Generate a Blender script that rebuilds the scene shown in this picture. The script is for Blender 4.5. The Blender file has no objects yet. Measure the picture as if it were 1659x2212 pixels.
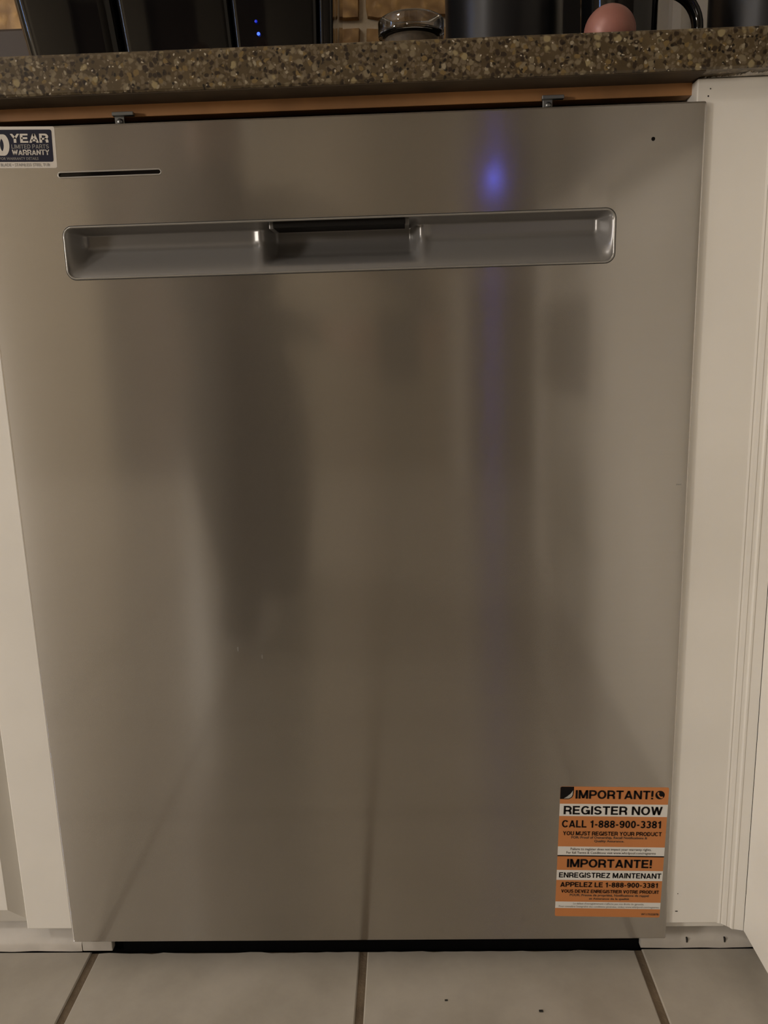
import bpy, bmesh, math, random
from mathutils import Vector, Matrix, noise

# ------------------------------------------------------------------ camera, world, light, exposure
G = 0.0266                       # the dishwasher panel starts this far above the tiles; heights below count from the panel's foot
S = bpy.context.scene
cam_data = bpy.data.cameras.new('camera')
cam = bpy.data.objects.new('camera', cam_data)
S.collection.objects.link(cam)
S.camera = cam
cam_data.sensor_fit = 'VERTICAL'
cam_data.sensor_height = 24.0
cam_data.sensor_width = 18.0
cam_data.lens = 24.0 * 1780.0 / 2212.0
cam_data.clip_start = 0.02
_r = Vector((0.99922747, 0.02641011, -0.02910275))
_u = Vector((0.02287626, 0.21126354, 0.97716139))
_f = Vector((-0.03195529, 0.97707227, -0.21049617))
cam.matrix_world = Matrix(((_r.x, _u.x, -_f.x, 0.35813852), (_r.y, _u.y, -_f.y, -0.72903414),
                           (_r.z, _u.z, -_f.z, 0.60422735 + G), (0, 0, 0, 1)))

world = bpy.data.worlds.new('dusk')
S.world = world
world.use_nodes = True
bg = world.node_tree.nodes['Background']
bg.inputs[0].default_value = (0.26, 0.46, 0.95, 1)
bg.inputs[1].default_value = 12.0

S.view_settings.view_transform = 'Standard'
S.view_settings.look = 'None'
S.view_settings.gamma = 1.0
S.view_settings.use_curve_mapping = False
S.view_settings.exposure = 0.12

LAMP = (-1.35, -1.55)
LAMP2 = (-2.4, -2.6)
CEIL = 2.42
for _n, (_x, _y), _e in (('ceiling_lamp_light', LAMP, 13.0), ('far_lamp_light', LAMP2, 10.0)):
    ld = bpy.data.lights.new(_n, 'AREA')
    ld.shape = 'DISK'; ld.size = 0.34; ld.energy = _e; ld.color = (1.0, 0.93, 0.85)
    lo = bpy.data.objects.new(_n, ld)
    lo.location = (_x, _y, CEIL - 0.075)
    S.collection.objects.link(lo)

FLAMP = (-2.75, -1.75, 1.10)     # a standing lamp in the next room, low on the left
FLAMP2 = (-0.41, -2.75, 1.05)    # a lower one straight behind the photographer
for _p, _e in ((FLAMP, 140.0), (FLAMP2, 12.0)):
    ld = bpy.data.lights.new('standing_lamp_light', 'POINT')
    ld.shadow_soft_size = 0.20; ld.energy = _e; ld.color = (1.0, 0.93, 0.85)
    lo = bpy.data.objects.new('standing_lamp_light', ld); lo.location = _p
    S.collection.objects.link(lo)

random.seed(7)

# ------------------------------------------------------------------ materials
def nodes_of(m):
    m.use_nodes = True
    nt = m.node_tree
    return nt, nt.nodes, nt.links, nt.nodes['Principled BSDF']

def mat(name, col, rough=0.5, metal=0.0, spec=0.5, vary=0.0, vscale=8.0, bump=0.0, bscale=60.0, coat=0.0):
    m = bpy.data.materials.new(name)
    nt, N, L, b = nodes_of(m)
    b.inputs['Base Color'].default_value = (*col, 1)
    b.inputs['Roughness'].default_value = rough
    b.inputs['Metallic'].default_value = metal
    b.inputs['Specular IOR Level'].default_value = spec
    b.inputs['Coat Weight'].default_value = coat
    tc = N.new('ShaderNodeTexCoord')
    if vary > 0:
        n = N.new('ShaderNodeTexNoise'); n.inputs['Scale'].default_value = vscale; n.inputs['Detail'].default_value = 5
        L.new(tc.outputs['Object'], n.inputs['Vector'])
        r = N.new('ShaderNodeValToRGB')
        r.color_ramp.elements[0].position = 0.3; r.color_ramp.elements[1].position = 0.7
        r.color_ramp.elements[0].color = (*[c * (1 - vary) for c in col], 1)
        r.color_ramp.elements[1].color = (*[min(1, c * (1 + vary)) for c in col], 1)
        L.new(n.outputs['Fac'], r.inputs['Fac']); L.new(r.outputs['Color'], b.inputs['Base Color'])
    if bump > 0:
        n2 = N.new('ShaderNodeTexNoise'); n2.inputs['Scale'].default_value = bscale; n2.inputs['Detail'].default_value = 3
        L.new(tc.outputs['Object'], n2.inputs['Vector'])
        bp = N.new('ShaderNodeBump'); bp.inputs['Strength'].default_value = bump; bp.inputs['Distance'].default_value = 0.002
        L.new(n2.outputs['Fac'], bp.inputs['Height']); L.new(bp.outputs['Normal'], b.inputs['Normal'])
    return m

def emit(name, col, strength):
    m = bpy.data.materials.new(name)
    nt, N, L, b = nodes_of(m)
    b.inputs['Base Color'].default_value = (0, 0, 0, 1)
    b.inputs['Emission Color'].default_value = (*col, 1)
    b.inputs['Emission Strength'].default_value = strength
    return m

def steel_material():
    m = bpy.data.materials.new('brushed_stainless')
    nt, N, L, b = nodes_of(m)
    N.remove(b)
    out = [n for n in N if n.type == 'OUTPUT_MATERIAL'][0]
    tan = N.new('ShaderNodeTangent'); tan.direction_type = 'UV_MAP'; tan.uv_map = 'UVMap'
    tc = N.new('ShaderNodeTexCoord')
    mp = N.new('ShaderNodeMapping'); mp.inputs['Scale'].default_value = (9, 9, 1100)
    L.new(tc.outputs['Object'], mp.inputs['Vector'])
    g = N.new('ShaderNodeTexNoise'); g.inputs['Scale'].default_value = 1.0; g.inputs['Detail'].default_value = 3
    L.new(mp.outputs['Vector'], g.inputs['Vector'])
    r = N.new('ShaderNodeValToRGB')
    r.color_ramp.elements[0].position = 0.3; r.color_ramp.elements[1].position = 0.75
    r.color_ramp.elements[0].color = (STEEL[0] * 0.965, STEEL[1] * 0.965, STEEL[2] * 0.965, 1)
    r.color_ramp.elements[1].color = (*STEEL, 1)
    L.new(g.outputs['Fac'], r.inputs['Fac'])
    lobes = []
    for rough, an in ((0.25, 0.82), (0.42, 0.76), (0.10, 0.2)):
        gl = N.new('ShaderNodeBsdfAnisotropic')
        gl.inputs['Roughness'].default_value = rough
        gl.inputs['Anisotropy'].default_value = an
        L.new(r.outputs['Color'], gl.inputs['Color']); L.new(tan.outputs['Tangent'], gl.inputs['Tangent'])
        lobes.append(gl)
    mx = N.new('ShaderNodeMixShader'); mx.inputs[0].default_value = 0.28
    L.new(lobes[0].outputs[0], mx.inputs[1]); L.new(lobes[1].outputs[0], mx.inputs[2])
    m2 = N.new('ShaderNodeMixShader'); m2.inputs[0].default_value = 0.20
    L.new(mx.outputs[0], m2.inputs[1]); L.new(lobes[2].outputs[0], m2.inputs[2])
    L.new(m2.outputs[0], out.inputs['Surface'])
    return m
STEEL = (0.58, 0.556, 0.52)

def stone_material():            # speckled brown quartz
    m = bpy.data.materials.new('speckled_quartz')
    nt, N, L, b = nodes_of(m)
    b.inputs['Roughness'].default_value = 0.32
    tc = N.new('ShaderNodeTexCoord')
    nz = N.new('ShaderNodeTexNoise'); nz.inputs['Scale'].default_value = 30; nz.inputs['Detail'].default_value = 4
    L.new(tc.outputs['Object'], nz.inputs['Vector'])
    base = N.new('ShaderNodeValToRGB')
    base.color_ramp.elements[0].position = 0.3; base.color_ramp.elements[1].position = 0.7
    base.color_ramp.elements[0].color = (0.056, 0.038, 0.017, 1); base.color_ramp.elements[1].color = (0.094, 0.067, 0.033, 1)
    L.new(nz.outputs['Fac'], base.inputs['Fac'])
    # warped coordinates so chips are irregular
    wn = N.new('ShaderNodeTexNoise'); wn.inputs['Scale'].default_value = 160
    L.new(tc.outputs['Object'], wn.inputs['Vector'])
    wm = N.new('ShaderNodeVectorMath'); wm.operation = 'MULTIPLY_ADD'
    wm.inputs[1].default_value = (0.005, 0.005, 0.005)
    L.new(wn.outputs['Color'], wm.inputs[0]); L.new(tc.outputs['Object'], wm.inputs[2])
    prev = base.outputs['Color']
    for scale, lo_, hi_, pick, col in ((330, 0.45, 0.62, 0.50, (0.125, 0.095, 0.058)), (260, 0.42, 0.60, 0.66, (0.026, 0.016, 0.008)),
                                       (170, 0.34, 0.52, 0.74, (0.17, 0.135, 0.082)), (200, 0.34, 0.48, 0.80, (0.155, 0.105, 0.040)),
                                       (280, 0.30, 0.44, 0.84, (0.010, 0.007, 0.004)), (240, 0.26, 0.40, 0.86, (0.26, 0.22, 0.15)),
                                       (125, 0.26, 0.40, 0.88, (0.25, 0.20, 0.105)), (360, 0.2, 0.3, 0.90, (0.42, 0.37, 0.29))):
        v = N.new('ShaderNodeTexVoronoi'); v.inputs['Scale'].default_value = scale
        L.new(wm.outputs[0], v.inputs['Vector'])
        inside = N.new('ShaderNodeMapRange'); inside.inputs['From Min'].default_value = lo_; inside.inputs['From Max'].default_value = hi_
        inside.inputs['To Min'].default_value = 1; inside.inputs['To Max'].default_value = 0
        L.new(v.outputs['Distance'], inside.inputs['Value'])
        sep = N.new('ShaderNodeSeparateColor'); L.new(v.outputs['Color'], sep.inputs['Color'])
        gt = N.new('ShaderNodeMath'); gt.operation = 'GREATER_THAN'; gt.inputs[1].default_value = pick
        L.new(sep.outputs[0], gt.inputs[0])
        mul = N.new('ShaderNodeMath'); mul.operation = 'MULTIPLY'
        L.new(inside.outputs['Result'], mul.inputs[0]); L.new(gt.outputs[0], mul.inputs[1])
        mx = N.new('ShaderNodeMix'); mx.data_type = 'RGBA'
        L.new(mul.outputs[0], mx.inputs[0]); L.new(prev, mx.inputs[6]); mx.inputs[7].default_value = (*col, 1)
        prev = mx.outputs[2]
    L.new(prev, b.inputs['Base Color'])
    return m

def tumbled_tile_material():
    m = bpy.data.materials.new('golden_stone_tile')
    nt, N, L, b = nodes_of(m)
    b.inputs['Roughness'].default_value = 0.55
    tc = N.new('ShaderNodeTexCoord')
    v = N.new('ShaderNodeTexVoronoi'); v.inputs['Scale'].default_value = 62; v.feature = 'SMOOTH_F1'
    n = N.new('ShaderNodeTexNoise'); n.inputs['Scale'].default_value = 45; n.inputs['Detail'].default_value = 5
    L.new(tc.outputs['Object'], n.inputs['Vector'])
    wm = N.new('ShaderNodeVectorMath'); wm.operation = 'MULTIPLY_ADD'; wm.inputs[1].default_value = (0.02, 0.02, 0.02)
    L.new(n.outputs['Color'], wm.inputs[0]); L.new(tc.outputs['Object'], wm.inputs[2]); L.new(wm.outputs[0], v.inputs['Vector'])
    r = N.new('ShaderNodeValToRGB')
    r.color_ramp.elements[0].position = 0.05; r.color_ramp.elements[1].position = 0.75
    r.color_ramp.elements[0].color = (0.50, 0.30, 0.11, 1); r.color_ramp.elements[1].color = (0.17, 0.085, 0.028, 1)
    L.new(v.outputs['Distance'], r.inputs['Fac'])
    L.new(r.outputs['Color'], b.inputs['Base Color'])
    bp = N.new('ShaderNodeBump'); bp.inputs['Strength'].default_value = 0.6; bp.inputs['Distance'].default_value = 0.004; bp.invert = True
    L.new(v.outputs['Distance'], bp.inputs['Height']); L.new(bp.outputs['Normal'], b.inputs['Normal'])
    return m

def floor_tile_material():
    m = bpy.data.materials.new('mottled_floor_tile')
    nt, N, L, b = nodes_of(m)
    b.inputs['Roughness'].default_value = 0.42
    geo = N.new('ShaderNodeNewGeometry')
    n = N.new('ShaderNodeTexNoise'); n.inputs['Scale'].default_value = 9; n.inputs['Detail'].default_value = 7; n.inputs['Roughness'].default_value = 0.62
    L.new(geo.outputs['Position'], n.inputs['Vector'])
    r = N.new('ShaderNodeValToRGB')
    r.color_ramp.elements[0].position = 0.32; r.color_ramp.elements[1].position = 0.68
    r.color_ramp.elements[0].color = (0.31, 0.28, 0.235, 1); r.color_ramp.elements[1].color = (0.41, 0.375, 0.32, 1)
    L.new(n.outputs['Fac'], r.inputs['Fac']); L.new(r.outputs['Color'], b.inputs['Base Color'])
    return m

def painted_white():
    m = mat('old_white_paint', (0.74, 0.71, 0.655), 0.38, vary=0.05, vscale=7, bump=0.12, bscale=45)
    return m

def glass_material(name, col=(1, 1, 1), rough=0.02):
    m = bpy.data.materials.new(name)
    nt, N, L, b = nodes_of(m)
    b.inputs['Base Color'].default_value = (*col, 1)
    b.inputs['Roughness'].default_value = rough
    b.inputs['Transmission Weight'].default_value = 1.0
    b.inputs['IOR'].default_value = 1.47
    return m

M = dict(
    steel=steel_material(), stone=stone_material(), walltile=tumbled_tile_material(), floortile=floor_tile_material(),
    white=painted_white(),
    steel_edge=mat('steel_edge', (0.42, 0.40, 0.37), 0.35, 1.0),
    handle=mat('grey_handle_plastic', (0.20, 0.192, 0.185), 0.30, 0.35, bump=0.02, bscale=900),
    rim=mat('grey_rim_plastic', (0.33, 0.32, 0.30), 0.25, 0.6),
    slotrim=mat('slot_rim_metal', (0.42, 0.40, 0.37), 0.3, 0.5),
    seam=mat('seam_black', (0.02, 0.02, 0.02), 0.6),
    black=mat('black_void_plastic', (0.008, 0.007, 0.006), 0.7, spec=0.2),
    kick=mat('black_kick', (0.003, 0.003, 0.003), 0.8, spec=0.05, bump=0.3, bscale=120),
    gloss=mat('gloss_black', (0.003, 0.003, 0.0035), 0.06, spec=0.45),
    satin=mat('satin_black_metal', (0.018, 0.018, 0.020), 0.30, 0.6),
    grout=mat('brown_grout', (0.13, 0.095, 0.060), 0.9, vary=0.25, vscale=40, bump=0.5, bscale=300),
    wallgrout=mat('pale_grout', (0.56, 0.47, 0.34), 0.9, vary=0.1, vscale=60, bump=0.5, bscale=200),
    rawwood=mat('orange_brown_wood', (0.36, 0.175, 0.065), 0.55, vary=0.25, vscale=14),
    darkwood=mat('dark_substrate', (0.060, 0.040, 0.022), 0.8, vary=0.3, vscale=30),
    trimwood=mat('dark_brown_board', (0.030, 0.016, 0.010), 0.5),
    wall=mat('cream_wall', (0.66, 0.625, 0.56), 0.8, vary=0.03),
    skirt=mat('grey_skirting_paint', (0.47, 0.435, 0.39), 0.5, vary=0.14, vscale=25, bump=0.2, bscale=60),  # darker and greyer than the cabinet white, mottled at random
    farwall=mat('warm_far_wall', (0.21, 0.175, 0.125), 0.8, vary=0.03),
    ceiling=mat('ceiling_white', (0.70, 0.66, 0.60), 0.9),
    clip=mat('galvanised_clip', (0.30, 0.31, 0.31), 0.38, 0.9),
    orange=mat('sticker_orange', (0.50, 0.19, 0.060), 0.5, vary=0.03),
    paper=mat('sticker_white', (0.66, 0.64, 0.60), 0.5),
    ink=mat('sticker_ink', (0.008, 0.006, 0.006), 0.6, spec=0.12),
    smallink=mat('sticker_small_ink', (0.06, 0.045, 0.035), 0.5),
    greyink=mat('sticker_grey_ink', (0.25, 0.235, 0.215), 0.5),
    curl=mat('sticker_curl_grey', (0.38, 0.37, 0.35), 0.4, vary=0.2, vscale=120),
    navy=mat('sticker_navy', (0.009, 0.009, 0.024), 0.5, spec=0.2),
    silver=mat('sticker_silver', (0.56, 0.52, 0.47), 0.4, 0.1),
    copper=mat('pink_copper', (0.30, 0.125, 0.10), 0.42, 0.1, vary=0.12, vscale=30),
    glass=glass_material('clear_glass'),
    pane=glass_material('window_pane'),
    jarfill=mat('dark_jar_fill', (0.05, 0.035, 0.02), 0.7, vary=0.4, vscale=200),
    led=emit('blue_led', (0.04, 0.10, 1.0), 2.5),
    led_dim=emit('blue_led_dim', (0.02, 0.05, 1.0), 0.5),
    led_room=emit('blue_led_far', (0.12, 0.15, 1.0), 55.0),
    dirt=mat('dark_speck', (0.012, 0.010, 0.008), 0.8),
    caulk=mat('brushed_on_paint', (0.50, 0.46, 0.41), 0.5, vary=0.25, vscale=150, bump=0.6, bscale=400),
    shade=mat('lamp_shade_glass', (0.8, 0.76, 0.68), 0.4),
    doorpaint=mat('dark_door', (0.07, 0.05, 0.04), 0.95, spec=0.1),
    trouser=mat('dark_trousers', (0.010, 0.008, 0.008), 0.9),
    jumper=mat('dark_jumper', (0.012, 0.010, 0.008), 0.9),
    skin=mat('skin', (0.42, 0.26, 0.19), 0.5),
    hair=mat('dark_hair', (0.02, 0.014, 0.01), 0.6),
)

# ------------------------------------------------------------------ builders
def obj(name, bm, m, parent=None, smooth=False, kind=None):
    """links bm (in world metres above the panel's foot) as one mesh object"""
    root = parent
    while root is not None and root.parent is not None:
        root = root.parent
    off = Vector((0, 0, G)) - (root.location if root is not None else Vector((0, 0, 0)))
    for v in bm.verts:
        v.co += off
    bmesh.ops.recalc_face_normals(bm, faces=bm.faces[:]) if not bm.faces.layers.int.get('keep') else None
    me = bpy.data.meshes.new(name)
    bm.to_mesh(me); bm.free()
    me.materials.append(m)
    if smooth:
        for p in me.polygons: p.use_smooth = True
    o = bpy.data.objects.new(name, me)
    S.collection.objects.link(o)
    if parent is not None: o.parent = parent
    if kind: o['kind'] = kind
    return o

def soft(o, angle=35):
    for p in o.data.polygons: p.use_smooth = True
    me = o.data
    bm = bmesh.new(); bm.from_mesh(me)
    lim = math.radians(angle)
    for e in bm.edges:
        e.smooth = not (len(e.link_faces) == 2 and e.calc_face_angle(0) > lim)
    bm.to_mesh(me); bm.free()
    return o

def tag(o, label, cat, group=None):
    o['label'] = label; o['category'] = cat
    if group: o['group'] = group
    return o

def thing(name, label, cat, loc, group=None):
    o = bpy.data.objects.new(name, None)
    o.empty_display_size = 0.02
    o.location = (loc[0], loc[1], loc[2] + G)
    S.collection.objects.link(o)
    return tag(o, label, cat, group)

def box(x0, x1, y0, y1, z0, z1, bev=0.0, seg=2, bm=None):
    own = bmesh.new()
    bmesh.ops.create_cube(own, size=1)
    for v in own.verts:
        v.co = Vector(((x0 + x1) / 2 + v.co.x * (x1 - x0), (y0 + y1) / 2 + v.co.y * (y1 - y0), (z0 + z1) / 2 + v.co.z * (z1 - z0)))
    if bev > 0:
        bmesh.ops.bevel(own, geom=own.edges[:], offset=bev, segments=seg, affect='EDGES', profile=0.5)
    if bm is None: return own
    me = bpy.data.meshes.new('t'); own.to_mesh(me); own.free(); bm.from_mesh(me); bpy.data.meshes.remove(me)
    return bm

def prism(pts, axis, a0, a1, bm=None):
    """closed outline pts extruded along axis from a0 to a1; pts in the two other axes"""
    bm = bm or bmesh.new()
    def put(p, a):
        return {'x': (a, p[0], p[1]), 'y': (p[0], a, p[1]), 'z': (p[0], p[1], a)}[axis]
    A = [bm.verts.new(put(p, a0)) for p in pts]; B = [bm.verts.new(put(p, a1)) for p in pts]
    n = len(pts)
    for i in range(n):
        bm.faces.new((A[i], A[(i + 1) % n], B[(i + 1) % n], B[i]))
    bm.faces.new(A[::-1]); bm.faces.new(B)
    return bm

def lathe(prof, cx, cy, n=48, bm=None):
    bm = bm or bmesh.new()
    rings = []
    for r, z in prof:
        if r < 1e-6:
            rings.append([bm.verts.new((cx, cy, z))])
        else:
            rings.append([bm.verts.new((cx + r * math.cos(2 * math.pi * i / n), cy + r * math.sin(2 * math.pi * i / n), z)) for i in range(n)])
    for a, b in zip(rings, rings[1:]):
        for i in range(n):
            j = (i + 1) % n
            if len(a) == 1 and len(b) == 1: continue
            if len(a) == 1: bm.faces.new((a[0], b[i], b[j]))
            elif len(b) == 1: bm.faces.new((a[i], a[j], b[0]))
            else: bm.faces.new((a[i], a[j], b[j], b[i]))
    return bm

def tube(path, r, closed=False, n=10, bm=None, flat=1.0):
    bm = bm or bmesh.new()
    P = [Vector(p) for p in path]; k = len(P); rings = []
    for i in range(k):
        a = P[(i - 1) % k] if (closed or i > 0) else P[i]
        b = P[(i + 1) % k] if (closed or i < k - 1) else P[i]
        t = (b - a).normalized()
        side = t.cross(Vector((0, 1, 0)))
        if side.length < 1e-4: side = t.cross(Vector((0, 0, 1)))
        side.normalize(); up = side.cross(t)
        rr = r[i] if isinstance(r, (list, tuple)) else r
        rings.append([bm.verts.new(P[i] + side * (rr * math.cos(2 * math.pi * j / n)) + up * (rr * flat * math.sin(2 * math.pi * j / n))) for j in range(n)])
    for i in range(k if closed else k - 1):
        a, b = rings[i], rings[(i + 1) % k]
        for j in range(n):
            bm.faces.new((a[j], a[(j + 1) % n], b[(j + 1) % n], b[j]))
    if not closed:
        bm.faces.new(rings[0][::-1]); bm.faces.new(rings[-1])
    return bm

def rrect(x0, x1, z0, z1, r, n=8):
    out = []
    for cx, cz, a0 in ((x1 - r, z1 - r, 0), (x0 + r, z1 - r, 90), (x0 + r, z0 + r, 180), (x1 - r, z0 + r, 270)):
        for i in range(n + 1):
            a = math.radians(a0 + 90 * i / n)
            out.append((cx + r * math.cos(a), cz + r * math.sin(a)))
    return out

def smooth01(t):
    t = max(0.0, min(1.0, t)); return t * t * (3 - 2 * t)

# ------------------------------------------------------------------ the room
FL = -G                                           # tile surface
XL, XR, YF, YB = -3.4, 2.3, -3.1, 0.612
def struct(name, bm, m): return obj(name, bm, m, kind='structure')
floor = struct('floor', box(XL - 0.1, XR + 0.1, YF - 0.3, YB + 0.1, FL - 0.06, FL - 0.009), M['black'])
PX, X0, PY, Y0 = 0.2849, 0.2988, 0.2849, 0.0185  # tile pitch, a grout line, the front edge of the first row
GAP = 0.0080
def make_tile(x0, x1, y0, y1, ragged=False):
    bm = bmesh.new()
    zt, zb, b = FL, FL - 0.0088, 0.0012
    n = 24 if ragged else 1
    back = []
    for i in range(n + 1):
        t = i / n
        x = x0 + (x1 - x0) * t
        y = y1 - (0.0035 * (noise.noise((x * 60, 3.1, 0)) + 0.5) if ragged else 0)
        back.append((x, y))
    outline = [(x0, y0), (x1, y0)] + back[::-1]
    low = [bm.verts.new((x, y, zb)) for x, y in outline]
    mid = [bm.verts.new((x, y, zt - b)) for x, y in outline]
    cx, cy = (x0 + x1) / 2, (y0 + y1) / 2
    top = [bm.verts.new((x + (b if x < cx else -b) * (1 if abs(x - cx) > (x1 - x0) / 2 - 1e-5 else 0), y + (b if y < cy else -b), zt)) for x, y in outline]
    k = len(outline)
    for A, B in ((low, mid), (mid, top)):
        for i in range(k):
            bm.faces.new((A[i], A[(i + 1) % k], B[(i + 1) % k], B[i]))
    bm.faces.new(top)
    return bm
i0 = int(math.floor((XL - X0) / PX)); i1 = int(math.ceil((XR - X0) / PX))
j1 = int(math.ceil((Y0 - YF) / PY))
proto_mesh = None
for i in range(i0, i1):
    for j in range(j1):
        xa, xb = X0 + i * PX + GAP / 2, X0 + (i + 1) * PX - GAP / 2
        yb = Y0 - j * PY - (GAP if j else 0); ya = Y0 - (j + 1) * PY
        if j == 0 and -3 <= i <= 3:
            obj('tile', make_tile(xa, xb, ya, yb, i in (-1, 0)), M['floortile'], floor)
            continue
        if proto_mesh is None:
            t = obj('tile', make_tile(0, xb - xa, 0, PY - GAP), M['floortile'], floor)
            t.location = (xa, ya, 0); proto_mesh = t.data
        else:
            t = bpy.data.objects.new('tile', proto_mesh); S.collection.objects.link(t); t.parent = floor
            t.location = (xa, ya, 0)
# joints: a slab of grout just under the tile faces
obj('grout', box(XL, XR, YF, Y0 - 0.0008, FL - 0.0088, FL - 0.0018), M['grout'], floor)

# back wall with its tumbled stone splashback
wall_back = struct('wall_back', box(XL, XR, YB, YB + 0.1, FL, CEIL), M['wall'])
obj('grout', box(XL + 0.01, 0.613, YB - 0.006, YB, 0.835, 1.42), M['wallgrout'], wall_back)
rows = [(0.8365, 0.893), (0.8985, 1.0455), (1.0545, 1.2015), (1.2075, 1.3545)]
for zi, (za, zb) in enumerate(rows):
    for k in range(-12, 2):
        xa, xb = 0.305 + k * 0.152 + 0.0035, 0.305 + (k + 1) * 0.152 - 0.0035
        bm = bmesh.new()
        n = 8
        out = []
        for (ax, az, bx_, bz) in ((xa, za, xb, za), (xb, za, xb, zb), (xb, zb, xa, zb), (xa, zb, xa, za)):
            for q in range(n):
                t = q / n; x = ax + (bx_ - ax) * t; z = az + (bz - az) * t
                w = 0.0045 * noise.noise((x * 45, z * 45, k * 1.7 + zi))
                cx, cz = (xa + xb) / 2, (za + zb) / 2
                d = Vector((x - cx, z - cz)).normalized()
                out.append((x - abs(w) * d.x * 1.6, z - abs(w) * d.y * 1.6))
        pf = YB - 0.0135 - 0.001 * ((k * 7 + zi * 3) % 3)
        lo_v = [bm.verts.new((x, YB - 0.004, z)) for x, z in out]
        cx, cz = (xa + xb) / 2, (za + zb) / 2
        hi_v = [bm.verts.new((cx + (x - cx) * 0.975, pf, cz + (z - cz) * 0.975)) for x, z in out]
        for q in range(len(out)):
            bm.faces.new((lo_v[q], lo_v[(q + 1) % len(out)], hi_v[(q + 1) % len(out)], hi_v[q]))
        bm.faces.new(hi_v)
        obj('stone_tile', bm, M['walltile'], wall_back)
struct('trim_1', prism([(0.752, YB), (0.752, YB - 0.018), (0.764, YB - 0.020), (0.766, YB - 0.010), (0.779, YB - 0.010), (0.781, YB - 0.022), (0.800, YB - 0.022), (0.800, YB)], 'z', 0.835, 2.1), M['white'])

wb = bmesh.new()                                    # left wall with a window opening
WY0, WY1, WZ0, WZ1 = -1.32, -0.98, 1.45, 2.30
for a in ((YF, WY0, FL, CEIL), (WY1, YB, FL, CEIL), (WY0, WY1, FL, WZ0), (WY0, WY1, WZ1, CEIL)):
    box(XL - 0.1, XL, a[0], a[1], a[2], a[3], bm=wb)
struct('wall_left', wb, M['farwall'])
win = bmesh.new()
for a in ((WY0, WY1, WZ0, WZ0 + 0.04), (WY0, WY1, WZ1 - 0.04, WZ1), (WY0, WY0 + 0.04, WZ0, WZ1), (WY1 - 0.04, WY1, WZ0, WZ1), (-1.16, -1.14, WZ0, WZ1)):
    box(XL - 0.06, XL + 0.008, a[0], a[1], a[2], a[3], bm=win)
window = struct('window_1', win, M['white'])
obj('pane', box(XL - 0.032, XL - 0.028, WY0 + 0.03, -1.155, WZ0 + 0.03, WZ1 - 0.03), M['pane'], window)
obj('pane', box(XL - 0.032, XL - 0.028, -1.145, WY1 - 0.03, WZ0 + 0.03, WZ1 - 0.03), M['pane'], window)
struct('wall_right', box(XR, XR + 0.1, YF, YB, FL, CEIL), M['wall'])
# front wall (behind the camera) with a doorway into a dark hall and a cased door
wf = bmesh.new()
DX0, DX1, DZ = -1.05, -0.35, 2.0
for a in ((XL, DX0, FL, CEIL), (DX1, XR, FL, CEIL), (DX0, DX1, DZ, CEIL)):
    box(a[0], a[1], YF - 0.1, YF, a[2], a[3], bm=wf)
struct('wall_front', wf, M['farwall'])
struct('door_1', box(DX0 - 0.02, DX1 + 0.02, YF - 0.14, YF - 0.10, FL - 0.009, DZ + 0.02), M['doorpaint'])
struct('ceiling', box(XL - 0.1, XR + 0.1, YF - 0.1, YB + 0.1, CEIL, CEIL + 0.08), M['ceiling'])

def ceiling_lamp(p, label):
    t = thing('ceiling_lamp', label, 'lamp', (p[0], p[1], CEIL - G))
    obj('base', lathe([(0, CEIL - G), (0.17, CEIL - G), (0.17, CEIL - G - 0.03), (0.165, CEIL - G - 0.035), (0, CEIL - G - 0.035)], p[0], p[1]), M['clip'], t, True)
    return t
ceiling_lamp((LAMP[0], LAMP[1]), 'round flush ceiling light above the right of the kitchen')
ceiling_lamp((LAMP2[0], LAMP2[1]), 'round flush ceiling light above the left of the kitchen')

for fp, lab in ((FLAMP, 'standing lamp in the next room, far to the left'), (FLAMP2, 'standing lamp in the room behind the crouching person')):
    fl_ = thing('standing_lamp', lab, 'lamp', (fp[0], fp[1], FL))
    obj('base', lathe([(0, FL + 0.0005), (0.13, FL + 0.0005), (0.13, FL + 0.012), (0.02, FL + 0.022), (0, FL + 0.022)], fp[0], fp[1]), M['satin'], fl_, True)
    obj('pole', lathe([(0, FL + 0.022), (0.011, FL + 0.022), (0.011, 0.90), (0, 0.90)], fp[0], fp[1], 16), M['satin'], fl_, True)

# ------------------------------------------------------------------ skirting strips at the floor, either side of the dishwasher
def skirting(name, x0, x1):
    prof = [(0.0325, 0.012), (0.0325, 0.001), (0.0290, -0.003), (0.0250, -0.0075), (0.0220, -0.0120), (0.0190, -0.0155), (0.0178, -0.0180), (0.0178, FL + 0.0012), (0.050, FL + 0.0012), (0.050, 0.012)]
    bm = bmesh.new(); n = max(2, int((x1 - x0) / 0.006))
    rings = []
    for i in range(n + 1):
        x = x0 + (x1 - x0) * i / n
        w = 0.0007 * noise.noise((x * 40, 1.3, 4.2))
        rings.append([bm.verts.new((x, y + (w if y < 0.04 else 0), z + w)) for y, z in prof])
    for a, b in zip(rings, rings[1:]):
        for j in range(len(prof)):
            bm.faces.new((a[j], a[(j + 1) % len(prof)], b[(j + 1) % len(prof)], b[j]))
    bm.faces.new(rings[0]); bm.faces.new(rings[-1][::-1])
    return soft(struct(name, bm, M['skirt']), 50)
skl = skirting('baseboard_left', -1.0, 0.0)
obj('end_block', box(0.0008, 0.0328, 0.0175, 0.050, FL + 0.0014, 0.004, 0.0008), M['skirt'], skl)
skr = skirting('baseboard_right', 0.5866, 0.76)
for x in (0.6335, 0.6720):
    obj('nail_hole', box(x - 0.0007, x + 0.0009, 0.0171, 0.0200, -0.0190, -0.0140, 0.0003, 1), M['dirt'], skr)

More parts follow.
